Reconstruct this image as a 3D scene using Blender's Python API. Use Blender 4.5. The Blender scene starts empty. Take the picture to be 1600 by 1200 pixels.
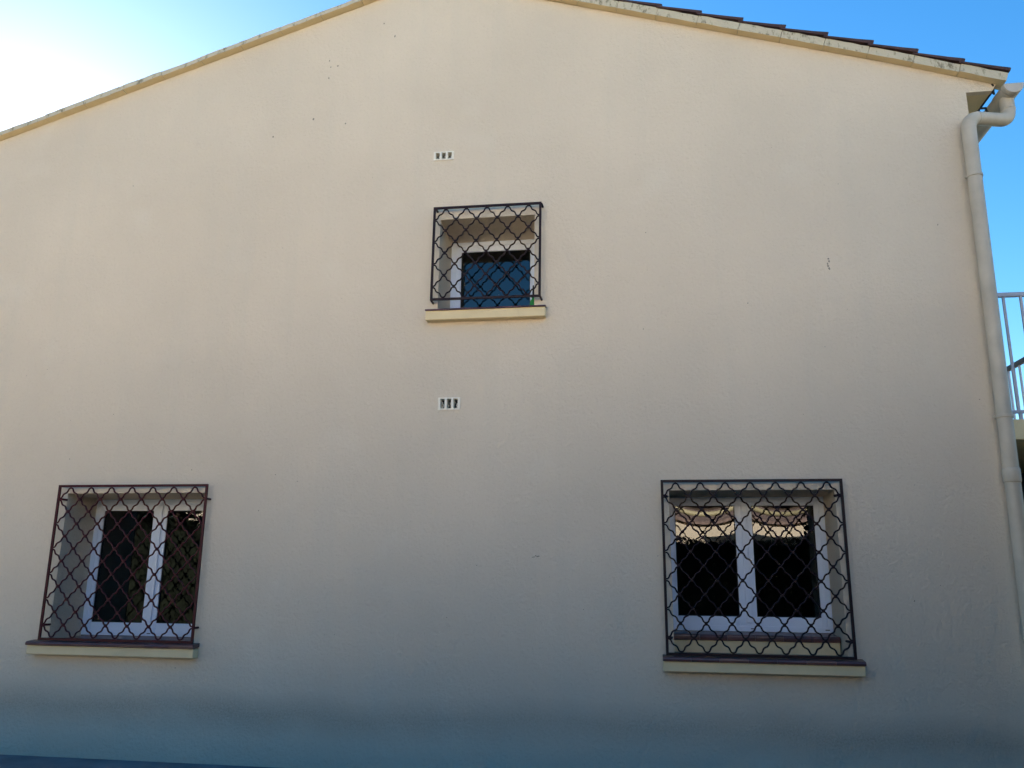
import bpy, bmesh, math, random
from mathutils import Vector, Matrix
random.seed(7)
S = bpy.context.scene
COL = S.collection

# ------------------------------------------------------------------ camera
cam_d = bpy.data.cameras.new('camera')
cam = bpy.data.objects.new('camera', cam_d)
COL.objects.link(cam)
R = ((0.98872848, 0.14937667, 0.01012913), (-0.02469460, 0.22943347, -0.97301103), (-0.14766911, 0.96179358, 0.23053621))
m = Matrix.Identity(4)
for i in range(3):
    m[i][0] = R[0][i]; m[i][1] = -R[1][i]; m[i][2] = -R[2][i]
m.translation = Vector((0.0, -6.2, 1.40))
cam.matrix_world = m
cam_d.sensor_width = 36.0
cam_d.lens = 36.0 * 1267.0 / 1600.0
cam_d.clip_end = 2000.0
S.camera = cam

# ------------------------------------------------------------------ light
SUN_AZ, SUN_EL = math.radians(-42.0), math.radians(17.0)      # azimuth from +Y towards +X
w = bpy.data.worlds.new('World'); S.world = w; w.use_nodes = True
nt = w.node_tree; bg = nt.nodes['Background']
sky = nt.nodes.new('ShaderNodeTexSky'); sky.sky_type = 'NISHITA'; sky.sun_disc = False
sky.sun_elevation = SUN_EL; sky.sun_rotation = SUN_AZ
sky.air_density = 1.0; sky.dust_density = 0.36; sky.ozone_density = 2.5
hsv = nt.nodes.new('ShaderNodeHueSaturation'); hsv.inputs['Saturation'].default_value = 1.33      # the whole sky, deep southern blue
nt.links.new(sky.outputs[0], hsv.inputs['Color']); nt.links.new(hsv.outputs[0], bg.inputs[0]); bg.inputs[1].default_value = 0.050
sd = bpy.data.lights.new('sun', 'SUN'); sd.energy = 5.0; sd.angle = math.radians(0.5); sd.color = (1.0, 0.91, 0.80)
sun = bpy.data.objects.new('sun', sd); COL.objects.link(sun)
sdir = Vector((math.sin(SUN_AZ) * math.cos(SUN_EL), math.cos(SUN_AZ) * math.cos(SUN_EL), math.sin(SUN_EL)))
sun.rotation_euler = sdir.to_track_quat('Z', 'Y').to_euler(); sun.location = sdir * 60
S.view_settings.view_transform = 'Standard'; S.view_settings.look = 'None'
S.view_settings.gamma = 1.0; S.view_settings.use_curve_mapping = False
S.view_settings.exposure = 2.76
S.render.engine = 'CYCLES'
S.cycles.max_bounces = 12; S.cycles.diffuse_bounces = 6; S.cycles.glossy_bounces = 6; S.cycles.transparent_max_bounces = 12

# ------------------------------------------------------------------ materials
def mat(name, col, rough=0.7, var=0.0, vscale=4.0, bump=0.0, bscale=80.0, metallic=0.0, spec=0.4, col2=None):
    mt = bpy.data.materials.new(name); mt.use_nodes = True
    n = mt.node_tree.nodes; l = mt.node_tree.links; b = n['Principled BSDF']
    b.inputs['Roughness'].default_value = rough; b.inputs['Metallic'].default_value = metallic
    b.inputs['Specular IOR Level'].default_value = spec
    b.inputs['Base Color'].default_value = (*col, 1)
    tc = n.new('ShaderNodeTexCoord')
    if var > 0:
        ns = n.new('ShaderNodeTexNoise'); ns.inputs['Scale'].default_value = vscale; ns.inputs['Detail'].default_value = 6
        l.new(tc.outputs['Object'], ns.inputs['Vector'])
        rp = n.new('ShaderNodeValToRGB')
        rp.color_ramp.elements[0].position = 0.3; rp.color_ramp.elements[1].position = 0.7
        c2 = col2 if col2 else tuple(min(1, c * (1 + var)) for c in col)
        c1 = col if col2 else tuple(c * (1 - var) for c in col)
        rp.color_ramp.elements[0].color = (*c1, 1); rp.color_ramp.elements[1].color = (*c2, 1)
        l.new(ns.outputs['Fac'], rp.inputs['Fac']); l.new(rp.outputs['Color'], b.inputs['Base Color'])
    if bump > 0:
        nb = n.new('ShaderNodeTexNoise'); nb.inputs['Scale'].default_value = bscale; nb.inputs['Detail'].default_value = 4
        l.new(tc.outputs['Object'], nb.inputs['Vector'])
        bp = n.new('ShaderNodeBump'); bp.inputs['Strength'].default_value = 0.6; bp.inputs['Distance'].default_value = bump
        l.new(nb.outputs['Fac'], bp.inputs['Height']); l.new(bp.outputs['Normal'], b.inputs['Normal'])
    return mt

def mix(n, l, a, b, fac, mode='MIX'):
    mx = n.new('ShaderNodeMix'); mx.data_type = 'RGBA'; mx.blend_type = mode
    for s, v in ((6, a), (7, b)):
        if isinstance(v, tuple): mx.inputs[s].default_value = (*v, 1)
        else: l.new(v, mx.inputs[s])
    if isinstance(fac, float): mx.inputs[0].default_value = fac
    else: l.new(fac, mx.inputs[0])
    return mx.outputs[2]

WALL = (0.655, 0.556, 0.432)
def stucco(name):
    mt = bpy.data.materials.new(name); mt.use_nodes = True
    n = mt.node_tree.nodes; l = mt.node_tree.links; b = n['Principled BSDF']
    b.inputs['Roughness'].default_value = 0.88; b.inputs['Specular IOR Level'].default_value = 0.2
    tc = n.new('ShaderNodeTexCoord'); P = tc.outputs['Object']
    def noise(scale, det, vec=P, rough=0.5):
        x = n.new('ShaderNodeTexNoise'); x.inputs['Scale'].default_value = scale; x.inputs['Detail'].default_value = det
        x.inputs['Roughness'].default_value = rough
        l.new(vec, x.inputs['Vector']); return x.outputs['Fac']
    def ramp(fac, a, c, lo=0.0, hi=1.0):
        x = n.new('ShaderNodeMapRange'); x.inputs[1].default_value = a; x.inputs[2].default_value = c
        x.inputs[3].default_value = lo; x.inputs[4].default_value = hi
        l.new(fac, x.inputs[0]); return x.outputs[0]
    def math_(op, a, c):
        x = n.new('ShaderNodeMath'); x.operation = op
        for i, v in ((0, a), (1, c)):
            if isinstance(v, float): x.inputs[i].default_value = v
            else: l.new(v, x.inputs[i])
        return x.outputs[0]
    # broad weathering and faint run marks
    c = mix(n, l, tuple(v * 0.94 for v in WALL), tuple(v * 1.05 for v in WALL), ramp(noise(0.7, 5), 0.3, 0.7))
    mp = n.new('ShaderNodeMapping'); mp.inputs['Scale'].default_value = (3.0, 3.0, 0.25); l.new(P, mp.inputs['Vector'])
    c = mix(n, l, c, (0.58, 0.52, 0.42), ramp(noise(1.6, 5, mp.outputs[0]), 0.52, 0.75, 0.0, 0.28))
    # pale repaired blotches
    c = mix(n, l, c, (0.72, 0.65, 0.53), ramp(noise(1.9, 3), 0.60, 0.75, 0.0, 0.22))
    # fine speckle
    c = mix(n, l, c, (0.46, 0.39, 0.28), ramp(noise(48, 4, rough=0.7), 0.56, 0.78, 0.0, 0.42))
    # splash-back band of dirt above the path
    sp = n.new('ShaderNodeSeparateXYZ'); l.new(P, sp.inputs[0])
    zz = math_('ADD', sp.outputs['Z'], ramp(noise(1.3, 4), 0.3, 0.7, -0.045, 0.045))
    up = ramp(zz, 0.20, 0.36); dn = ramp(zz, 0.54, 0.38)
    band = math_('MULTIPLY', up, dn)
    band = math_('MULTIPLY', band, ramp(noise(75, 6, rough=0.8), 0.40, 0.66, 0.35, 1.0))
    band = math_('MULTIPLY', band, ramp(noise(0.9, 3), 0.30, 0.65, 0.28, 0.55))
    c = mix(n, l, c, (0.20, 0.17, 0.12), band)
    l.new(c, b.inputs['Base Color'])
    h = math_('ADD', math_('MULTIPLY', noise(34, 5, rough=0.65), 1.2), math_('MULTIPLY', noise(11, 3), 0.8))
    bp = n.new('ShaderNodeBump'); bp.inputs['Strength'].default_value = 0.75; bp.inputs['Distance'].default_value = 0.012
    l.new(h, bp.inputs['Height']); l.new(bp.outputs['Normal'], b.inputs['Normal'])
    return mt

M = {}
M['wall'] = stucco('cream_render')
M['trim'] = mat('cream_paint', (0.70, 0.56, 0.33), 0.8, 0.07, 5, 0.002, 90)  # yellower than the wall; warm bounce on undersides is put in the colour
M['verge'] = mat('verge_mortar', (0.62, 0.55, 0.42), 0.9, 0.0, 9, 0.006, 45)
M['tile'] = mat('roof_tile', (0.055, 0.026, 0.024), 0.7, 0.35, 7, 0.003, 60)
M['silltile'] = mat('sill_tile', (0.095, 0.036, 0.034), 0.38, 0.3, 9, 0.002, 50, spec=0.6)
M['iron'] = mat('dark_painted_iron', (0.014, 0.005, 0.008), 0.5, 0.3, 25, 0.0008, 160, spec=0.22)
M['iron_red'] = mat('red_painted_iron', (0.048, 0.004, 0.008), 0.5, 0.3, 25, 0.0008, 160, spec=0.25)
M['pvc'] = mat('white_pvc', (0.72, 0.79, 0.92), 0.35, 0.02, 3, spec=0.5)
M['seal'] = mat('black_seal', (0.012, 0.012, 0.013), 0.6)
M['pipe'] = mat('sand_plastic', (0.49, 0.425, 0.33), 0.5, 0.14, 5, 0.0008, 40)
M['gutter'] = mat('gutter_plastic', (0.45, 0.41, 0.35), 0.5, 0.14, 5, 0.0008, 40)
M['white_metal'] = mat('white_painted_metal', (0.40, 0.42, 0.50), 0.4, 0.05, 8)
M['dark_metal'] = mat('black_and_backlit_metal', (0.02, 0.02, 0.022), 0.4)
M['concrete'] = mat('path_concrete', (0.15, 0.15, 0.155), 0.9, 0.25, 3, 0.004, 70)
M['ground'] = mat('gravelly_soil', (0.085, 0.08, 0.06), 0.95, 0.4, 0.8, 0.02, 30)
M['bounce_terrace'] = mat('pale_bounce_ground', (0.36, 0.30, 0.21), 0.9, 0.2, 2, 0.004, 60)
M['vent'] = mat('pale_vent_plastic', (0.76, 0.71, 0.60), 0.6, 0.05, 8)
M['room'] = mat('dark_room', (0.05, 0.05, 0.05), 0.9)
M['debris'] = mat('pale_debris', (0.55, 0.54, 0.50), 0.9, 0.5, 60)
M['scuff'] = mat('grey_scuff', (0.27, 0.235, 0.19), 0.9, 0.4, 60)
M['green'] = mat('green_plastic', (0.03, 0.30, 0.05), 0.35)
M['house2'] = mat('sunny_render', (0.84, 0.74, 0.58), 0.9, 0.06, 1.0, 0.004, 40)
M['roof2'] = mat('pale_roof_tile', (0.30, 0.22, 0.19), 0.85, 0.3, 9, 0.01, 20)
M['leaf'] = mat('hedge_leaf', (0.011, 0.016, 0.009), 0.7, 0.5, 3, spec=0.08)
M['bark'] = mat('bark', (0.10, 0.07, 0.05), 0.9, 0.3, 8, 0.01, 30)
M['yellow'] = mat('yellow_gutter', (0.50, 0.45, 0.27), 0.5, 0.1, 3)

def moss(mt):
    n = mt.node_tree.nodes; l = mt.node_tree.links; b = n['Principled BSDF']
    tc = n.new('ShaderNodeTexCoord'); mp = n.new('ShaderNodeMapping'); mp.inputs['Scale'].default_value = (14, 14, 6)
    l.new(tc.outputs['Object'], mp.inputs['Vector'])
    a = n.new('ShaderNodeTexNoise'); a.inputs['Scale'].default_value = 1.8; a.inputs['Detail'].default_value = 6
    a.inputs['Roughness'].default_value = 0.7
    l.new(mp.outputs[0], a.inputs['Vector'])
    rp = n.new('ShaderNodeValToRGB'); rp.color_ramp.elements[0].position = 0.54; rp.color_ramp.elements[1].position = 0.66
    rp.color_ramp.elements[0].color = (0.51, 0.45, 0.33, 1); rp.color_ramp.elements[1].color = (0.20, 0.17, 0.11, 1)
    l.new(a.outputs['Fac'], rp.inputs['Fac']); l.new(rp.outputs['Color'], b.inputs['Base Color'])
moss(M['verge'])

def glass(name):
    mt = bpy.data.materials.new(name); mt.use_nodes = True
    n = mt.node_tree.nodes; l = mt.node_tree.links
    n.remove(n['Principled BSDF']); out = n['Material Output']
    g = n.new('ShaderNodeBsdfGlossy'); g.inputs['Roughness'].default_value = 0.0; g.inputs['Color'].default_value = (1, 1, 1, 1)
    t = n.new('ShaderNodeBsdfTransparent'); t.inputs['Color'].default_value = (0.55, 0.60, 0.58, 1)
    f = n.new('ShaderNodeFresnel'); f.inputs['IOR'].default_value = 1.72
    mx = n.new('ShaderNodeMixShader'); l.new(f.outputs[0], mx.inputs[0]); l.new(t.outputs[0], mx.inputs[1]); l.new(g.outputs[0], mx.inputs[2])
    l.new(mx.outputs[0], out.inputs['Surface'])
    return mt
M['glass'] = glass('window_glass')

# ------------------------------------------------------------------ mesh helpers
class MB:
    def __init__(self, keep=False): self.v = []; self.f = []; self.keep = keep
    def add(self, vs, fs):
        o = len(self.v); self.v += [tuple(p) for p in vs]; self.f += [tuple(i + o for i in q) for q in fs]; return self
    def box(self, x0, x1, y0, y1, z0, z1):
        return self.add([(x0, y0, z0), (x1, y0, z0), (x1, y1, z0), (x0, y1, z0), (x0, y0, z1), (x1, y0, z1), (x1, y1, z1), (x0, y1, z1)],
                        [(0, 3, 2, 1), (4, 5, 6, 7), (0, 1, 5, 4), (1, 2, 6, 5), (2, 3, 7, 6), (3, 0, 4, 7)])
    def prism_y(self, poly, y0, y1):
        n = len(poly); vs = [(x, y0, z) for x, z in poly] + [(x, y1, z) for x, z in poly]
        fs = [tuple(range(n)), tuple(reversed(range(n, 2 * n)))] + [(i, i + n, (i + 1) % n + n, (i + 1) % n) for i in range(n)]
        return self.add(vs, fs)
    def prism_x(self, poly, x0, x1):
        n = len(poly); vs = [(x0, y, z) for y, z in poly] + [(x1, y, z) for y, z in poly]
        fs = [tuple(reversed(range(n))), tuple(range(n, 2 * n))] + [(i, (i + 1) % n, (i + 1) % n + n, i + n) for i in range(n)]
        return self.add(vs, fs)
    def tube(self, pts, r, k=8, caps=True):
        pts = [Vector(p) for p in pts]; n = len(pts)
        T = [(pts[min(i + 1, n - 1)] - pts[max(i - 1, 0)]).normalized() for i in range(n)]
        a = Vector((0, 1, 0)) if abs(T[0].y) < 0.9 else Vector((1, 0, 0))
        N = (a - T[0] * a.dot(T[0])).normalized(); vs = []
        for i in range(n):
            N = (N - T[i] * N.dot(T[i])).normalized(); B = T[i].cross(N)
            rr = r[i] if isinstance(r, (list, tuple)) else r
            for j in range(k):
                t = 2 * math.pi * j / k; vs.append(pts[i] + (N * math.cos(t) + B * math.sin(t)) * rr)
        fs = [(i * k + j, i * k + (j + 1) % k, (i + 1) * k + (j + 1) % k, (i + 1) * k + j) for i in range(n - 1) for j in range(k)]
        if caps: fs += [tuple(reversed(range(k))), tuple(range((n - 1) * k, n * k))]
        return self.add(vs, fs)
    def mesh(self, name, material, smooth=False):
        me = bpy.data.meshes.new(name); me.from_pydata(self.v, [], self.f); me.validate()
        if not self.keep:
            bm = bmesh.new(); bm.from_mesh(me); bmesh.ops.recalc_face_normals(bm, faces=bm.faces); bm.to_mesh(me); bm.free()
        if material: me.materials.append(material)
        if smooth:
            for p in me.polygons: p.use_smooth = len(p.vertices) == 4
        return me
    def build(self, name, material, parent=None, smooth=False, bevel=0.0):
        return link(name, self.mesh(name, material, smooth), parent, bevel)

def link(name, me, parent=None, bevel=0.0):
    o = bpy.data.objects.new(name, me); COL.objects.link(o)
    if parent is not None: o.parent = parent
    if bevel > 0:
        b = o.modifiers.new('bevel', 'BEVEL'); b.width = bevel; b.segments = 2; b.limit_method = 'ANGLE'; b.angle_limit = math.radians(40)
    return o

def tag(o, label=None, cat=None, group=None, kind=None):
    for k, v in (('label', label), ('category', cat), ('group', group), ('kind', kind)):
        if v: o[k] = v
    return o
def empty(name, loc=(0, 0, 0)):
    o = bpy.data.objects.new(name, None); COL.objects.link(o); o.location = loc; return o

def fillet(pts, r, n=8):
    pts = [Vector(p) for p in pts]; out = [pts[0]]
    for i in range(1, len(pts) - 1):
        a = (pts[i - 1] - pts[i]); b = (pts[i + 1] - pts[i]); la, lb = a.length, b.length
        a.normalize(); b.normalize(); ang = a.angle(b)
        d = min(r / math.tan(ang / 2), la * 0.48, lb * 0.48)
        p0, p1 = pts[i] + a * d, pts[i] + b * d
        for k in range(n + 1):
            t = k / n; out.append(p0 * (1 - t) ** 2 + pts[i] * 2 * t * (1 - t) + p1 * t * t)
    out.append(pts[-1]); return out

# ------------------------------------------------------------------ ground
def sheet(name, x0, x1, y0, y1, z, material, n=1):
    b = MB(); b.add([(x0, y0, z), (x1, y0, z), (x1, y1, z), (x0, y1, z)], [(0, 1, 2, 3)])
    return tag(b.build(name, material), kind='structure')
sheet('ground', -400, 400, -400, 400, -0.012, M['ground'])
sheet('bounce_terrace', -16, -3.2, -6.9, -1.2, -0.004, M['bounce_terrace'])  # unseen pale ground added to bounce warm light onto the lower left wall
pb = MB(); pb.box(-9.5, 2.95, -1.15, -0.012, -0.08, 0.0)
path = tag(pb.build('concrete_path', M['concrete'], bevel=0.01), kind='structure')

# ------------------------------------------------------------------ house
house = tag(empty('house', (0, 0, 0)), 'cream rendered house gable wall with three barred windows and a tiled roof edge', 'house')
XL, XR = -7.9, 2.67
rakeL = [(-7.9, 4.784), (-1.72, 6.717)]
rakeR = [(-1.72, 6.717), (-0.134, 6.212), (2.129, 5.487), (2.895, 5.222)]
def zrake(x, pts):
    for (a, za), (b, zb) in zip(pts, pts[1:]):
        if x <= b + 1e-9: return za + (zb - za) * (x - a) / (b - a)
    (a, za), (b, zb) = pts[-2:]; return za + (zb - za) * (x - a) / (b - a)
# openings: outer rect (Y=0) and inner rect (Y=0.47)
OPEN = {'A': ((-4.712, -3.462, 0.845, 2.038), (-4.764, -3.505, 0.845, 2.030)),
        'B': ((0.245, 1.430, 0.845, 2.037), (0.227, 1.447, 0.845, 2.030)),
        'C': ((-1.580, -0.776, 3.490, 4.332), (-1.586, -0.770, 3.490, 4.318))}
VENT = {'U': (-1.657, -1.479, 4.885, 4.965), 'L': (-1.549, -1.369, 2.686, 2.787)}
outline = [(XL, -0.3), (XR, -0.3), (XR, 5.172), (2.865, 5.172)] + list(reversed(rakeR)) + [rakeL[0]]
def gable():
    bm = bmesh.new(); edges = []
    loops = [outline]
    for k in 'ABC':
        x0, x1, z0, z1 = OPEN[k][0]; loops.append([(x0, z0), (x1, z0), (x1, z1), (x0, z1)])
    for k in 'UL':
        x0, x1, z0, z1 = VENT[k]; g = 0.006; loops.append([(x0 + g, z0 + g), (x1 - g, z0 + g), (x1 - g, z1 - g), (x0 + g, z1 - g)])
    for lp in loops:
        vs = [bm.verts.new((x, 0, z)) for x, z in lp]
        for i in range(len(vs)): edges.append(bm.edges.new((vs[i], vs[(i + 1) % len(vs)])))
    bmesh.ops.triangle_fill(bm, use_beauty=True, use_dissolve=False, edges=edges, normal=(0, -1, 0))
    for f in bm.faces:
        f.normal_update()
        if f.normal.y > 0: f.normal_flip()
    def q(*ps):
        bm.faces.new([bm.verts.new(p) for p in ps])
    for k in 'ABC':
        (a0, a1, c0, c1), (b0, b1, d0, d1) = OPEN[k]; Y = 0.47
        q((a0, 0, c0), (a0, 0, c1), (b0, Y, d1), (b0, Y, d0))
        q((a1, 0, c1), (a1, 0, c0), (b1, Y, d0), (b1, Y, d1))
        q((a0, 0, c1), (a1, 0, c1), (b1, Y, d1), (b0, Y, d1))
        q((a1, 0, c0), (a0, 0, c0), (b0, Y, d0), (b1, Y, d0))
    # wall thickness along the right-hand edge and under the projecting corner
    q((XR, 0, -0.3), (XR, 0.3, -0.3), (XR, 0.3, 5.172), (XR, 0, 5.172))
    q((XR, 0, 5.172), (XR, 0.05, 5.172), (2.865, 0.05, 5.172), (2.865, 0, 5.172))
    q((2.865, 0, 5.172), (2.865, 0.05, 5.172), (2.895, 0.05, 5.222), (2.895, 0, 5.222))
    q((XL, 0.3, -0.3), (XL, 0, -0.3), (XL, 0, 4.784), (XL, 0.3, 4.784))
    me = bpy.data.meshes.new('gable_wall'); bm.to_mesh(me); bm.free(); me.materials.append(M['wall'])
    return link('gable_wall', me, house)
gable()
b = MB(); b.box(XR - 0.25, XR - 0.002, 0.301, 11, -0.3, 5.17); b.build('side_wall', M['wall'], house)
b = MB(); b.box(XL + 0.002, XL + 0.25, 0.301, 11, -0.3, 4.77); b.build('side_wall', M['wall'], house)
b = MB(); b.prism_y([(XL, -0.3), (XR, -0.3), (XR, 5.172), (2.8, 5.22), (-1.72, 6.70), (XL, 4.77)], 10.75, 11.0); b.build('back_wall', M['wall'], house)
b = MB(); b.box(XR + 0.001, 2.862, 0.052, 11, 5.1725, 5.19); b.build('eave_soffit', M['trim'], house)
# roof decks
b = MB(); b.prism_y([(-8.15, 4.722), (-1.72, 6.733), (-1.72, 6.79), (-8.15, 4.782)], 0.13, 11.2); b.build('roof_slope', M['tile'], house)
b = MB(); b.prism_y([(-1.72, 6.733), (2.92, 5.225), (2.92, 5.29), (-1.72, 6.79)], 0.13, 11.2); b.build('roof_slope', M['tile'], house)
# little rooms behind the glass
for k in 'ABC':
    x0, x1, z0, z1 = OPEN[k][1]; b = MB()
    X0, X1, Z0, Z1, Y0, Y1 = x0 - 0.6, x1 + 0.6, z0 - 0.6, z1 + 0.35, 0.58, 3.4
    b.add([(X0, Y0, Z0), (X1, Y0, Z0), (X1, Y1, Z0), (X0, Y1, Z0), (X0, Y0, Z1), (X1, Y0, Z1), (X1, Y1, Z1), (X0, Y1, Z1)],
          [(0, 1, 2, 3), (7, 6, 5, 4), (1, 5, 6, 2), (2, 6, 7, 3), (3, 7, 4, 0)])
    # front wall of the room round the opening
    b.add([(X0, Y0, Z0), (X1, Y0, Z0), (X1, Y0, Z1), (X0, Y0, Z1), (x0, Y0, z0), (x1, Y0, z0), (x1, Y0, z1), (x0, Y0, z1)],
          [(0, 1, 5, 4), (1, 2, 6, 5), (2, 3, 7, 6), (3, 0, 4, 7)])
    b.build('room_interior', M['room'], house)

# verge slabs and verge tiles, piece by piece
def along(pts, L):
    """positions every L along a polyline (x,z), starting at its end (the eave) and going up"""
    out = []
    seg = [(Vector((a[0], 0, a[1])), Vector((b[0], 0, b[1]))) for a, b in zip(pts, pts[1:])]
    tot = sum((b - a).length for a, b in seg); n = int(tot / L)
    def at(s):
        for a, b in seg:
            d = (b - a).length
            if s <= d: return a + (b - a) * (s / d)
            s -= d
        a, b = seg[-1]; return b + (b - a).normalized() * s
    for i in range(n): out.append((at(i * L), at((i + 1) * L)))
    if tot - n * L > 0.05: out.append((at(n * L), at(tot)))
    return out
def slab_piece(p, q, y0, y1, h, gap):
    d = (q - p); L = d.length; d.normalize()
    nrm = Vector((-d.z, 0, d.x)); 
    if nrm.z < 0: nrm = -nrm
    j = lambda s: random.uniform(-s, s)
    a = p + d * gap; c = q - d * gap; o = 0.003 + j(0.0015); yy = y0 + j(0.004); hh = h + j(0.004)
    n = 5; vs = []; fs = []
    for i in range(n + 1):
        t = i / n; P = a + (c - a) * t; w0 = j(0.0025); w1 = j(0.003)
        vs += [P + nrm * (o + j(0.002)) + Vector((0, yy + w0, 0)), P + nrm * (hh + w1) + Vector((0, yy + w0 + 0.004, 0)),
               P + nrm * (hh + w1) + Vector((0, y1, 0)), P + nrm * o + Vector((0, y1, 0))]
    for i in range(n):
        for k in range(4): fs.append((i * 4 + k, i * 4 + (k + 1) % 4, i * 4 + 4 + (k + 1) % 4, i * 4 + 4 + k))
    fs += [(0, 1, 2, 3), (n * 4 + 3, n * 4 + 2, n * 4 + 1, n * 4)]
    return MB().add(vs, fs), nrm
def tile_piece(low, high, y0, lift, base, over):
    d = (low - high); L = d.length; d.normalize()
    nrm = Vector((-d.z, 0, d.x))
    if nrm.z < 0: nrm = -nrm
    j = lambda s: random.uniform(-s, s)
    sec = [(0.0, -0.012), (0.0, 0.85), (0.018, 1.15), (0.06, 1.9), (0.11, 2.2), (0.16, 1.9), (0.20, 1.15), (0.22, 0.9)]
    vs = []; fs = []; k = len(sec); jy = j(0.006); jl = j(0.003)
    for s, hgt in ((-0.02, base), (L + over + j(0.008), base + lift + jl)):
        P = high + d * s
        for (yy, zz) in sec:
            vs.append(P + nrm * (max(zz, 0.0) * hgt + 0.002 if zz > 0 else base * 0.2 - 0.004 + (hgt - base) * 0.45) + Vector((0, y0 + jy + yy, 0)))
        vs.append(P + nrm * (hgt * 0.15) + Vector((0, y0 + jy + 0.2, 0)))
    k += 1
    for i in range(k): fs.append((i, (i + 1) % k, k + (i + 1) % k, k + i))
    fs += [tuple(range(k)), tuple(reversed(range(k, 2 * k)))]
    return MB().add(vs, fs)
PL = 0.352
rR = list(reversed(rakeR)); rR[0] = (2.945, 5.2047)
def verge_slab(p, q, y0, h):
    mb, nrm = slab_piece(p, q, y0, 0.06, h, 0.0018)
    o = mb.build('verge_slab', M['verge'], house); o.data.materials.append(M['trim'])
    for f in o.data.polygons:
        if f.normal.dot(nrm) < -0.8: f.material_index = 1          # yellower underside: warm bounced light put into its colour
for p, q in along(rR, PL):
    verge_slab(p, q, -0.066, 0.074)
for p, q in along(rR, PL):
    nrm = (q - p).normalized(); up = Vector((nrm.z, 0, -nrm.x)); up = up if up.z > 0 else -up
    tile_piece(p + up * 0.076, q + up * 0.076, -0.074, 0.036, 0.010, 0.012).build('roof_tile', M['tile'], house)
rL = [(-8.1, 4.7214)] + rakeL[1:]
for p, q in along(rL, 0.40):
    verge_slab(p, q, -0.065, 0.050)
for p, q in along(rL, 0.40):
    nrm = (q - p).normalized(); up = Vector((-nrm.z, 0, nrm.x))
    tile_piece(p + up * 0.052, q + up * 0.052, -0.040, 0.010, 0.004, 0.006).build('roof_tile', M['tile'], house)

# ------------------------------------------------------------------ windows
def ring(b, x0, x1, z0, z1, t, y0, y1, tb=None, tt=None):
    tb = tb or t; tt = tt or t
    b.box(x0, x0 + t, y0, y1, z0, z1); b.box(x1 - t, x1, y0, y1, z0, z1)
    b.box(x0 + t, x1 - t, y0 + 0.0004, y1, z0, z0 + tb); b.box(x0 + t, x1 - t, y0 + 0.0004, y1, z1 - tt, z1)
def pane_mesh(x0, x1, z0, z1, y, bulge):
    n = 28; b = MB(keep=True); vs = []
    for i in range(n + 1):
        for j in range(n + 1):
            u, v = 2 * i / n - 1, 2 * j / n - 1
            vs.append((x0 + (x1 - x0) * i / n, y - bulge * (1 - u * u) * (1 - v * v), z0 + (z1 - z0) * j / n))
    b.add(vs, [(i * (n + 1) + j, (i + 1) * (n + 1) + j, (i + 1) * (n + 1) + j + 1, i * (n + 1) + j + 1) for i in range(n) for j in range(n)])
    return b
def window(label, outer, panes, fz, stile=0.040, bulge=0.0012, slots=()):
    root = empty('window'); root.parent = house; root['label'] = label
    x0, x1, z0, z1 = outer
    b = MB(); ring(b, x0, x1, z0, z1, 0.041, 0.462, 0.54); b.build('frame', M['pvc'], root, bevel=0.003)
    mids = []
    for k, (a, c, g0, g1) in enumerate(panes):
        # sash: runs from the glass out to the frame or to the meeting stile
        l = x0 + 0.0395 if k == 0 else (panes[k - 1][1] + a) / 2 + fz
        r = x1 - 0.0395 if k == len(panes) - 1 else (c + panes[k + 1][0]) / 2 + fz
        s = MB(); lo, hi = z0 + 0.0395, z1 - 0.0395
        y0, y1 = 0.468 + 0.004 * k, 0.535
        s.box(l, a, y0, y1, lo, hi); s.box(c, r - 0.0006, y0, y1, lo, hi)
        s.box(a, c, y0 + 0.0004, y1, lo, g0); s.box(a, c, y0 + 0.0004, y1, g1, hi)
        s.build('sash', M['pvc'], root, bevel=0.004)
        e = MB(); ring(e, a - 0.003, c + 0.003, g0 - 0.003, g1 + 0.003, 0.007, 0.482, 0.53); e.build('glazing_seal', M['seal'], root)
        pane_mesh(a, c, g0, g1, 0.495, bulge).build('pane', M['glass'], root, smooth=True)
    for sx in slots:
        d = MB(); d.box(sx - 0.016, sx + 0.016, 0.4590, 0.4625, z0 + 0.018, z0 + 0.024); d.build('drain_slot', M['seal'], root)
    return root
wA = window('ground floor left window with dark double glazing in a white frame', (-4.764, -3.505, 0.872, 2.029),
       [(-4.687, -4.209, 0.978, 1.930), (-4.081, -3.583, 0.978, 1.930)], 0.016, slots=(-4.13,))
wB = window('ground floor right window reflecting a sunlit house above a dark hedge', (0.227, 1.447, 1.006, 2.029),
       [(0.304, 0.769, 1.115, 1.961), (0.899, 1.370, 1.115, 1.961)], 0.016, bulge=0.0016, slots=(0.86, 1.405))
wC = window('small upstairs window with blue sky in its single pane', (-1.586, -0.770, 3.535, 4.317),
       [(-1.495, -0.873, 3.640, 4.224)], 0.0)
# meeting stile covers
for root, x, z0, z1 in ((wA, -4.140, 0.955, 1.972), (wB, 0.836, 1.07, 1.985)):
    d = MB(); d.box(x - 0.021, x + 0.021, 0.452, 0.4675, z0, z1); d.build('meeting_stile', M['pvc'], root, bevel=0.004)

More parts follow.
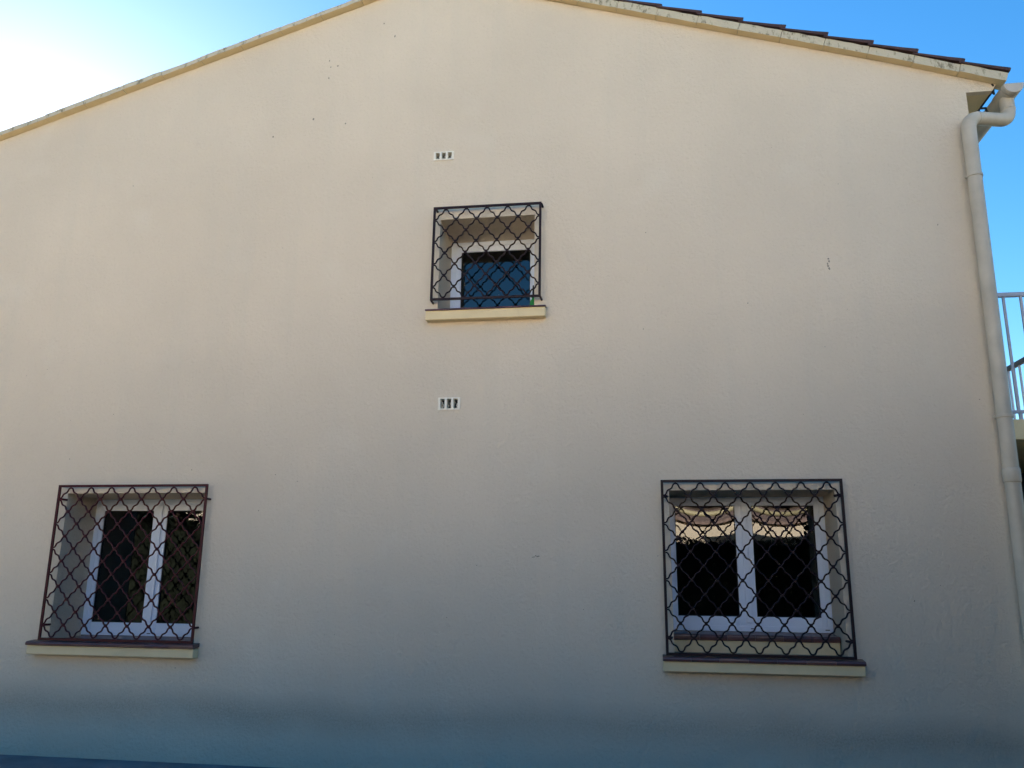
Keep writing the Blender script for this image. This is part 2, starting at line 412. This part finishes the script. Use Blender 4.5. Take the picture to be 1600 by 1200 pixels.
# ------------------------------------------------------------------ sills
def sill_tile(x0, x1, yf, yb, zf, zb, t):
    j = random.uniform(-0.0015, 0.0015)
    prof = [(yb, zb - t), (yb, zb), (yf + 0.012, zf + (zb - zf) * 0.05 + j), (yf + 0.003, zf - 0.006 + j), (yf + j, zf - 0.015), (yf + 0.002, zf - t * 0.9), (yf + 0.010, zf - t)]
    return MB().prism_x(prof, x0 + 0.001, x1 - 0.001)
def sill(label, x0, x1, n, zf, zb, band, yb, t=0.030, yf=-0.100, yc=-0.082):
    root = empty('window_sill'); root.parent = house; root['label'] = label
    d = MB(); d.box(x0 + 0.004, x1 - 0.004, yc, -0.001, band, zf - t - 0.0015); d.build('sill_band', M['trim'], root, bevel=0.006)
    for i in range(n):
        a, c = x0 + (x1 - x0) * i / n, x0 + (x1 - x0) * (i + 1) / n
        sill_tile(a, c, yf, -0.0005 if True else yb, zf, zf + 0.008, t).build('sill_tile', M['silltile'], root)
    return root
def inner_row(root, x0, x1, n, yf, yb, zf, zb, t):
    for i in range(n):
        a, c = x0 + (x1 - x0) * i / n, x0 + (x1 - x0) * (i + 1) / n
        sill_tile(a, c, yf, yb, zf, zb, t).build('sill_tile', M['silltile'], root)
sA = sill('cream sill with red brown tiles under the ground floor left window', -4.835, -3.40, 7, 0.857, 0.87, 0.757, 0.45)
inner_row(sA, -4.709, -3.466, 6, 0.0005, 0.461, 0.8655, 0.8705, 0.024)
sB = sill('cream sill with red brown tiles under the ground floor right window', 0.160, 1.523, 7, 0.857, 0.87, 0.757, 0.45)
inner_row(sB, 0.248, 1.427, 6, 0.0005, 0.198, 0.8655, 0.8685, 0.024)
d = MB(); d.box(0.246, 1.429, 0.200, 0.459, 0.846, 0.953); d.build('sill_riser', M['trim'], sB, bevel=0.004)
inner_row(sB, 0.2415, 1.4325, 6, 0.185, 0.461, 0.996, 1.0045, 0.042)
sC = sill('cream sill under the small upstairs window seen from below', -1.665, -0.675, 5, 3.513, 3.52, 3.421, 0.45, t=0.011, yf=-0.088, yc=-0.074)
inner_row(sC, -1.578, -0.778, 4, 0.0005, 0.461, 3.522, 3.530, 0.02)

# ------------------------------------------------------------------ air vents in the wall
def vent(label, x0, x1, z0, z1):
    root = empty('air_vent'); root.parent = house; root['label'] = label
    W = (x1 - x0); s = W * 0.195; g = (W - 3 * s) / 4; h0, h1 = z0 + 0.012, z1 - 0.010
    xs = [x0 + g + i * (s + g) for i in range(3)]
    b = MB(); yf, yb = -0.009, 0.05
    edges = [x0] + [v for x in xs for v in (x, x + s)] + [x1]
    for i in range(0, len(edges), 2): b.box(edges[i], edges[i + 1], yf, yb, z0, z1)
    for x in xs: b.box(x, x + s, yf + 0.0005, yb, z0, h0); b.box(x, x + s, yf + 0.0005, yb, h1, z1)
    b.build('vent_plate', M['vent'], root)
    d = MB(); d.box(x0 + 0.008, x1 - 0.008, 0.0505, 0.2, z0 + 0.008, z1 - 0.008); d.build('vent_cavity', M['seal'], root)
    for x in xs:
        d = MB()
        for _ in range(7):
            cx, cz = random.uniform(x + 0.004, x + s - 0.006), random.uniform(h0 + 0.002, h0 + (h1 - h0) * 0.8)
            r = random.uniform(0.004, 0.010); y = random.uniform(0.02, 0.045)
            p = [(cx + r * math.cos(t) * random.uniform(0.5, 1.2), y + random.uniform(-.008, .008), cz + r * 1.5 * math.sin(t) * random.uniform(0.5, 1.2)) for t in (0, 1.2, 2.5, 3.7, 5.0)]
            p = [(min(max(a, x + 0.001), x + s - 0.001), bb, min(max(cc, h0 + 0.001), h1 - 0.001)) for a, bb, cc in p]
            d.add(p, [(0, 1, 2), (0, 2, 3), (0, 3, 4)])
        tag(d.build('web_debris', M['debris'], root), kind='stuff')
vent('three slot air vent above the small upstairs window', *VENT['U'])
vent('three slot air vent between the upstairs window and the ground floor', *VENT['L'])

# ------------------------------------------------------------------ small chips and scuffs on the render
d = MB()
def chip(x, z, r, asp=1.0, rot=0.0):
    n = 7; c, s = math.cos(rot), math.sin(rot); ring_ = []
    for i in range(n):
        t = 2 * math.pi * i / n; rr = r * random.uniform(0.6, 1.2); a, bb = rr * math.cos(t), rr * asp * math.sin(t)
        ring_.append((x + a * c - bb * s, -0.0012, z + a * s + bb * c))
    d.add([(x, -0.004, z)] + ring_, [(0, 1 + i, 1 + (i + 1) % n) for i in range(n)])
for x, z in ((-2.171, 6.303), (-2.061, 6.158), (-2.669, 5.965), (-2.653, 5.897), (-2.586, 5.904), (-2.664, 5.786), (-2.782, 5.381), (-2.478, 5.312), (-3.153, 5.231)):
    chip(x, z, random.uniform(0.006, 0.009), random.uniform(1.2, 2.2), random.uniform(-.5, .2))
for _ in range(60): chip(random.uniform(-5.8, 2.5), random.uniform(0.2, 5.0), random.uniform(0.0018, 0.0045), random.uniform(1, 2), random.uniform(0, 3))
for k in range(5): chip(1.519 + random.uniform(-.008, .008), 3.782 + (k - 2) * 0.02, random.uniform(0.006, 0.012), 1.3, 0.2)
for k in range(5): chip(-0.758 + (k - 2) * 0.012, 1.543 + random.uniform(-.008, .008), random.uniform(0.005, 0.011), 0.7, 0.3)
tag(d.build('render_chip', M['scuff'], house), kind='stuff')

# ------------------------------------------------------------------ wrought iron grilles
HALF = [(0, 0), (0.10, 0.015), (0.19, 0.09), (0.25, 0.22), (0.30, 0.35), (0.40, 0.455), (0.5, 0.5), (0.6, 0.545), (0.70, 0.65), (0.75, 0.78), (0.81, 0.91), (0.90, 0.985), (1, 1)]
def wave_points(x0, P, ncol, ztop, amp, phase):
    pts = []
    for i in range(2 * ncol):
        for k, (u, v) in enumerate(HALF):
            if k == 0 and i > 0: continue
            x = x0 + (i + u) * P / 2
            down = (i + phase) % 2 == 0           # phase 0: starts at the top
            pts.append((x, 0, ztop - (v if down else 1 - v) * amp))
    return pts
def grille(label, x0, x1, z0, z1, ncol, nrow, brackets, tilt=0.0, paint='iron'):
    root = tag(empty('security_grille', ((x0 + x1) / 2, -0.055, z0)), label, 'grille', 'iron grilles over the windows')
    root.rotation_euler = (0, tilt, 0)
    W, H = x1 - x0, z1 - z0; r = 0.0066; fb = 0.0098
    o = -W / 2
    for a in (-W / 2 + fb, W / 2 - fb):
        MB().box(a - fb, a + fb, -0.008, 0.008, 0, H).build('upright_bar', M[paint], root, bevel=0.0015)
    for c in (fb, H - fb):
        MB().box(-W / 2 + 2 * fb, W / 2 - 2 * fb, -0.0078, 0.0078, c - fb, c + fb).build('cross_bar', M[paint], root, bevel=0.0015)
    iw, ih = W - 4 * fb, H - 4 * fb; P = iw / ncol; Q = ih / nrow; xs = -iw / 2; zt = H - 2 * fb
    rnd = lambda: random.uniform(-0.0015, 0.0015)
    meshes = []
    for ph in (1, 0):
        t = MB(); t.tube([(x + 0, 0, z) for x, _, z in wave_points(xs, P, ncol, 0, Q / 2 - 2 * r, ph)], r, 6)
        meshes.append(t.mesh('wavy_bar', M[paint], smooth=True))
    for k in range(2 * nrow):
        b = link('wavy_bar', meshes[k % 2], root); b.location = (rnd() * 0.5, rnd(), zt - k * Q / 2 - r)
    d = MB()
    for k in range(1, 2 * nrow):
        off = 0.0 if k % 2 == 1 else 0.5
        for i in range(ncol + 1):
            x = xs + (i + off) * P
            if x > iw / 2 + 0.001: continue
            if off == 0 and i in (0, ncol): continue
            z = zt - k * Q / 2
            d.tube([(x, -0.0095, z), (x, 0.0095, z)], 0.0115, 8)
    tag(d.build('node_collar', M[paint], root), kind='stuff')
    for (bx, bz, dx, dz) in brackets:
        MB().tube([(bx, 0, bz), (bx + dx, 0.004, bz + dz), (bx + dx * 1.3, 0.0545, bz + dz * 1.3)], 0.009, 8).build('wall_bracket', M[paint], root)
    return root
wa, ha = 1.333, 1.238
q6 = (ha - .036) / 12
grille('dark red iron grille over the ground floor left window', -4.760, -3.427, 0.864, 2.102, 7, 6,
       [(s * wa / 2 - s * .009, z, 0.007 if s > 0 else 0.03, 0) for s in (1, -1) for z in (ha - .018 - q6, .018 + q6)], paint='iron_red')
grille('iron grille over the ground floor right window with a double stepped sill', 0.184, 1.475, 0.864, 2.109, 7, 6,
       [(s * 1.291 / 2 - s * .009, z, -s * 0.03, 0) for s in (1, -1) for z in (1.245 - .018 - 0.1, .018 + 0.1)])
grille('smaller iron grille over the upstairs window', -1.632, -0.717, 3.590, 4.419, 5, 4,
       [(-.4485, .009, .004, -.012), (.4485, .009, .008, -.012), (-.4485, .82, .01, -.006), (.4485, .82, .010, -.008)], tilt=math.radians(0.35))

# ------------------------------------------------------------------ bottle on the upper sill
bt = tag(empty('bottle', (-0.812, 0.22, 3.5275)), 'slim green bottle with a dark top standing on the upstairs window sill', 'bottle')
def lathe(prof, k=16):
    b = MB(); vs = [(r * math.cos(2 * math.pi * j / k), r * math.sin(2 * math.pi * j / k), z) for r, z in prof for j in range(k)]
    b.add(vs, [(i * k + j, i * k + (j + 1) % k, (i + 1) * k + (j + 1) % k, (i + 1) * k + j) for i in range(len(prof) - 1) for j in range(k)])
    return b
lathe([(0.001, 0), (0.028, 0.001), (0.030, 0.006), (0.030, 0.11), (0.026, 0.125), (0.012, 0.140), (0.011, 0.155), (0.001, 0.156)]).build('bottle_body', M['green'], bt, smooth=True)
lathe([(0.001, 0.150), (0.0135, 0.150), (0.0135, 0.172), (0.009, 0.180), (0.008, 0.240), (0.005, 0.262), (0.001, 0.263)]).build('bottle_cap', M['seal'], bt, smooth=True)

# ------------------------------------------------------------------ gutter and drainpipe
GX, GZ, GR = 2.995, 5.180, 0.070
gut = tag(empty('gutter', (GX, -0.06, GZ)), 'beige half round gutter with a flat end cap under the right eave', 'gutter')
n = 14; vs = []; fs = []
for y in (0.0, 11.2):
    for i in range(n + 1):
        t = math.pi + math.pi * i / n; vs.append((GR * math.cos(t), y, GR * math.sin(t)))
    for i in range(n + 1):
        t = 2 * math.pi - math.pi * i / n; vs.append(((GR - 0.004) * math.cos(t), y, (GR - 0.004) * math.sin(t)))
k = 2 * (n + 1)
fs = [(i, (i + 1) % k, k + (i + 1) % k, k + i) for i in range(k)] + [tuple(range(k)), tuple(reversed(range(k, 2 * k)))]
MB().add(vs, fs).build('gutter_channel', M['gutter'], gut)
MB().prism_y([((GR + 0.003) * math.cos(math.pi + math.pi * i / 18), (GR + 0.003) * math.sin(math.pi + math.pi * i / 18)) for i in range(19)] + [(0.076, 0.006), (-0.076, 0.006)], -0.006, 0.0) .build('end_cap', M['gutter'], gut, bevel=0.002)
def half_ring(r, y0, y1, t):
    b = MB(); pts = [(r * math.cos(math.pi + math.pi * i / 16), r * math.sin(math.pi + math.pi * i / 16)) for i in range(17)]
    inn = [((r - t) * math.cos(math.pi + math.pi * i / 16), (r - t) * math.sin(math.pi + math.pi * i / 16)) for i in range(16, -1, -1)]
    return b.prism_y(pts + inn, y0, y1)
half_ring(GR + 0.006, 0.004, 0.035, 0.005).build('cap_collar', M['gutter'], gut)
half_ring(GR + 0.006, 0.045, 0.20, 0.005).build('outlet_sleeve', M['gutter'], gut)
for y in (0.32, 0.95, 1.9, 2.9, 3.9, 5, 6, 7, 8, 9):
    b = half_ring(GR + 0.005, y, y + 0.025, 0.004)
    b.box(-0.132, -GR - 0.001, y, y + 0.025, 0.0, 0.006); b.box(-0.131, -0.125, y, y + 0.025, -0.03, 0.03)
    b.build('gutter_bracket', M['dark_metal'], gut)
# loose bits of mortar and comb at the eave edge
b = MB(); b.tube([(-0.13, 0.07, 0.055), (-0.118, 0.075, 0.035), (-0.115, 0.09, 0.0), (-0.10, 0.1, -0.02)], [0.014, 0.018, 0.014, 0.006], 7); b.build('eave_clip', M['dark_metal'], gut)

dp = tag(empty('drainpipe', (2.60, -0.08, 0.0)), 'beige plastic drainpipe with a swan neck down the right edge of the wall', 'drainpipe')
o = Vector((2.60, -0.08, 0.0)); rp = 0.051
zb, zt = 0.02, 4.90
def px(z): return 2.585 + (2.622 - 2.585) * z / 4.90
low = [Vector((px(zb), -0.08, zb)) - o, Vector((px(4.60), -0.08, 4.60)) - o]
MB().tube(low, rp, 28, caps=False).build('pipe', M['pipe'], dp, smooth=True)
sw = fillet([Vector((px(4.58), -0.08, 4.58)) - o, Vector((2.622, -0.08, 4.905)) - o, Vector((2.985, 0.06, 4.935)) - o, Vector((2.985, 0.06, 5.125)) - o], 0.115, 12)
MB().tube(sw, rp + 0.0012, 28, caps=False).build('swan_neck', M['pipe'], dp, smooth=True)
def collar(p, d, r, h):
    d = Vector(d).normalized(); p = Vector(p)
    return MB().tube([p - d * h / 2, p - d * h * 0.42, p + d * h * 0.42, p + d * h / 2], [r - 0.003, r, r, r - 0.003], 28)
up = Vector((0.0076, 0, 1))
collar(Vector((2.70, -0.05, 4.91)) - o, (0.36, 0.14, 0.03), rp + 0.0035, 0.016).build('elbow_collar', M['pipe'], dp, smooth=True)
collar(Vector((2.985, 0.06, 5.03)) - o, (0, 0, 1), rp + 0.0035, 0.016).build('elbow_collar', M['pipe'], dp, smooth=True)
collar(Vector((px(2.12), -0.08, 2.12)) - o, up, rp + 0.006, 0.10).build('pipe_socket', M['pipe'], dp, smooth=True)
for z in (4.41, 2.54, 0.7):
    c = collar(Vector((px(z), -0.08, z)) - o, up, rp + 0.006, 0.022)
    c.box(px(z) - 0.02 - o.x, px(z) + 0.02 - o.x, rp - 0.004, 0.079, z - 0.008, z + 0.008)
    c.tube([(px(z) - o.x - rp - 0.012, 0.02, z), (px(z) - o.x - rp + 0.004, 0.02, z)], 0.010, 8)
    c.tube([(px(z) - o.x + rp - 0.004, 0.02, z), (px(z) - o.x + rp + 0.014, 0.02, z)], 0.010, 8)
    c.build('pipe_clip', M['pipe'], dp)

# ------------------------------------------------------------------ balcony on the right-hand side of the house
bal = tag(empty('balcony', (2.69, 0.70, 2.50)), 'white railed balcony landing behind the drainpipe at the right edge', 'balcony')
BW, BD = 1.50, 5.2
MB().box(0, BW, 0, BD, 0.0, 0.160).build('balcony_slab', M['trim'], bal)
MB().box(0.0, BW - 0.045, 0.03, 0.07, 1.205, 1.24).build('top_rail', M['white_metal'], bal, bevel=0.003)
MB().box(0.0, BW - 0.045, 0.035, 0.065, 0.218, 0.243).build('bottom_rail', M['white_metal'], bal, bevel=0.003)
bm_ = MB().box(-0.009, 0.009, -0.009, 0.009, 0.2435, 1.2045).mesh('baluster', M['white_metal'])
x = 0.11
while x < BW - 0.08:
    o_ = link('baluster', bm_, bal); o_.location = (x, 0.05, 0); x += 0.134
for fx in (0.12, 0.39, 0.79, 1.19): MB().box(fx - 0.012, fx + 0.012, 0.04, 0.06, 0.1605, 0.2175).build('rail_foot', M['white_metal'], bal)
SX = BW - 0.02
MB().box(SX - 0.022, SX + 0.022, 0.03, BD, 1.195, 1.245).build('hand_rail', M['dark_metal'], bal, bevel=0.004)  # backlit darkness of this rail is put into its colour
MB().box(SX - 0.012, SX + 0.012, 0.03, BD, 0.218, 0.243).build('bottom_rail', M['white_metal'], bal)
bm2 = MB().box(-0.009, 0.009, -0.009, 0.009, 0.2435, 1.1945).mesh('baluster', M['white_metal'])
y = 0.11
while y < BD:
    o_ = link('baluster', bm2, bal); o_.location = (SX, y, 0); y += 0.134
for yy in (0.2, 2.2, 4.2): MB().box(SX - 0.012, SX + 0.012, yy - .012, yy + .012, 0.1605, 0.2175).build('rail_foot', M['white_metal'], bal)
MB().box(0.0, BW - 0.22, BD - 0.2, BD - 0.001, -2.5, -0.001).build('support_wall', M['concrete'], bal)
MB().box(BW - 0.2, BW - 0.05, 0.45, BD - 0.001, -2.5, -0.001).build('support_wall', M['concrete'], bal)
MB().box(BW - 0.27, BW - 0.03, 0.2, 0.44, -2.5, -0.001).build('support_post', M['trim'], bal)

# ------------------------------------------------------------------ what stands behind the photographer (seen in the glass, plus unseen things added for the light)
def leaf_mass(bm, n, sampler, size):
    for _ in range(n):
        p = Vector(sampler()); s = size * random.uniform(0.6, 1.4)
        a = Vector((random.gauss(0, 1), random.gauss(0, 1), random.gauss(0, 1))).normalized(); c = a.orthogonal().normalized(); e = a.cross(c)
        bm.add([p - c * s * .45, p + e * s, p + c * s * .45, p - e * s], [(0, 1, 2, 3)])
hedge = tag(empty('hedge', (0, -7.35, 0)), 'dark clipped hedge behind the photographer seen only in the window glass', 'hedge')
b = MB(); b.box(-14, 3.2, -0.4, 0.40, 0, 1.97); b.box(-14, -0.6, -0.38, 0.38, 1.971, 2.24); b.build('hedge_core', M['leaf'], hedge)
b = MB()
def hs():
    x = random.uniform(-14, 3.2)
    up = 0.27 if x < -0.5 else 0.0  # left part raised to block bounce light from the lower wall
    if random.random() < 0.6: return (x, random.uniform(0.38, 0.52), random.uniform(0.0, 2.04 + up))
    return (x, random.uniform(-0.5, 0.5), random.uniform(1.96, 2.06 + 0.05 * math.sin(x * 3)) + up)
leaf_mass(b, 24000, hs, 0.032); tag(b.build('hedge_foliage', M['leaf'], hedge), kind='stuff')

def far_house(label, x0, x1, y0, y1, zw, zr, wins):
    root = tag(empty('neighbour_house', ((x0 + x1) / 2, y1, 0)), label, 'house')
    cx = (x0 + x1) / 2; hw = (x1 - x0) / 2; D = y1 - y0
    MB().box(-hw, hw, -D, 0, 0, zw).build('wall', M['house2'], root)
    r = MB(); r.prism_x([(0.16, zw - 0.03), (0.16, zw + 0.06), (-D / 2, zr), (-D - 0.5, zw + 0.06), (-D - 0.5, zw - 0.06), (-D / 2, zr - 0.15)], -hw - 0.3, hw + 0.3)
    r.build('roof', M['roof2'], root)
    for (wx, wz, ww, wh) in wins:
        MB().box(wx - ww / 2, wx + ww / 2, -0.02, 0.03, wz, wz + wh).build('shutter', M['bark'], root)
    return root
far_house('single storey cream house with a pink tiled roof seen in the right window glass', -1.5, 8, -21, -16, 3.02, 3.85, [(-3, 1.0, 1.0, 1.2), (3.8, 1.0, 1.0, 1.2)])
W2 = [(-6, 1, 1, 1.3), (-2, 1, 1, 1.3), (3, 1, 1, 1.3), (-6, 4.2, 1, 1.3), (-2, 4.2, 1, 1.3), (3, 4.2, 1, 1.3)]  # the three two storey houses are unseen, added to bounce sun onto the wall
far_house('long two storey house added unseen to bounce sun, beyond the hedge on the left', -17, -5, -32, -21, 6.5, 7.2, [(-4, 1, 1, 1.3), (1, 1, 1, 1.3), (-4, 4.0, 1, 1.3), (1, 4.0, 1, 1.3)])
far_house('two storey house added to bounce sun, hidden behind the low pink roofed one', -4.5, 12.5, -33, -22, 6.7, 7.5, W2)
far_house('two storey house added unseen to bounce sun, beyond the hedge on the right', 13, 34, -32, -21, 6.5, 7.2, W2)

sh = tag(empty('garden_shelter', (3.0, -12.0, 0)), 'tiled garden shelter with a pale yellow gutter seen in the right window glass', 'shelter')
SW = 3.4
for x in (-SW + 0.2, SW - 0.2):
    for y in (-0.3, -1.4): MB().box(x - 0.07, x + 0.07, y - 0.07, y + 0.07, 0, 3.10 if y > -1 else 3.42).build('post', M['bark'], sh)
r = MB(); r.prism_x([(0.05, 3.08), (0.05, 3.12), (-1.6, 3.60), (-1.6, 3.56)], -SW, SW); r.build('roof_board', M['bark'], sh)
tl = MB()
k = 8; vs = []
for i in range(k + 1):
    t = math.pi * i / k; vs.append((-0.09 * math.cos(t), 0.06 * math.sin(t)))
vs2 = [(a, 0.0, c) for a, c in vs] + [(a * 0.85, -0.42, c * 0.85 + 0.12) for a, c in vs]
tl.add(vs2, [(i, i + 1, k + 2 + i, k + 1 + i) for i in range(k)])
tme = tl.mesh('roof_tile', M['tile'])
for i in range(int(2 * SW / 0.2)):
    for c in range(4):
        o_ = link('roof_tile', tme, sh); o_.location = (-SW + 0.1 + i * 0.2, 0.10 - c * 0.38, 3.135 + c * 0.107)
MB().tube([(-SW, 0.15, 2.97), (SW, 0.15, 2.97)], 0.065, 10).build('gutter_tube', M['yellow'], sh, smooth=True)

def shade_hedge(x, y0, y1, h, face, label):
    root = tag(empty('shade_hedge', (x, (y0 + y1) / 2, 0)), label, 'hedge')
    L = (y1 - y0) / 2
    MB().box(-0.35, 0.35, -L, L, 0, h).build('hedge_core', M['leaf'], root)
    b = MB(); leaf_mass(b, 5000, lambda: (face * random.uniform(0.33, 0.5), random.uniform(-L, L), random.uniform(0, h + 0.1)), 0.06)
    leaf_mass(b, 1200, lambda: (random.uniform(-0.4, 0.4), random.uniform(-L, L), h + random.uniform(-0.05, 0.12)), 0.06)
    tag(b.build('hedge_foliage', M['leaf'], root), kind='stuff')
shade_hedge(3.43, -7.7, -0.5, 2.8, -1, 'tall dark hedge added out of view on the right to shade the wall')  # unseen hedge added to darken the lower right of the wall

def conifer(x, y, h, rad, label, group='dark cypresses behind the photographer'):
    root = tag(empty('cypress_tree', (x, y, 0)), label, 'tree', group)
    MB().tube([(0, 0, 0), (0.03, 0, h * 0.5), (0, 0.02, h * 0.95)], [0.16, 0.1, 0.02], 8).build('trunk', M['bark'], root)
    c = MB()
    def sp():
        t = random.random() ** 0.8; rr = rad * (1 - t) ** 0.6 * math.sqrt(random.random()); a = random.uniform(0, 6.283)
        return (rr * math.cos(a), rr * math.sin(a), 0.2 + t * (h - 0.2))
    leaf_mass(c, 9000, sp, 0.085); c.build('crown', M['leaf'], root)
for i, (x, y, h) in enumerate(((5.0, -2.6, 5.2), (5.5, -5.6, 6.2), (5.2, -8.8, 5.6))):  # three unseen trees added to dim the right side of the wall
    conifer(x, y, h, 1.25, ('shortest', 'tallest', 'middle sized')[i] + ' of the three unseen cypresses added past the right hedge to dim the wall', 'cypresses beyond the right hedge')
spots = [(-9.4, -8.6), (-10.6, -8.9), (-11.8, -8.6), (-13.0, -9.0), (-14.2, -8.7), (-15.5, -9.0)]
for i, (x, y) in enumerate(spots):
    conifer(x, y, random.uniform(7.5, 8.5), random.uniform(1.2, 1.4), '%s dark cypress counted from the house in the row behind the left hedge' % ('first', 'second', 'third', 'fourth', 'fifth', 'sixth')[i])
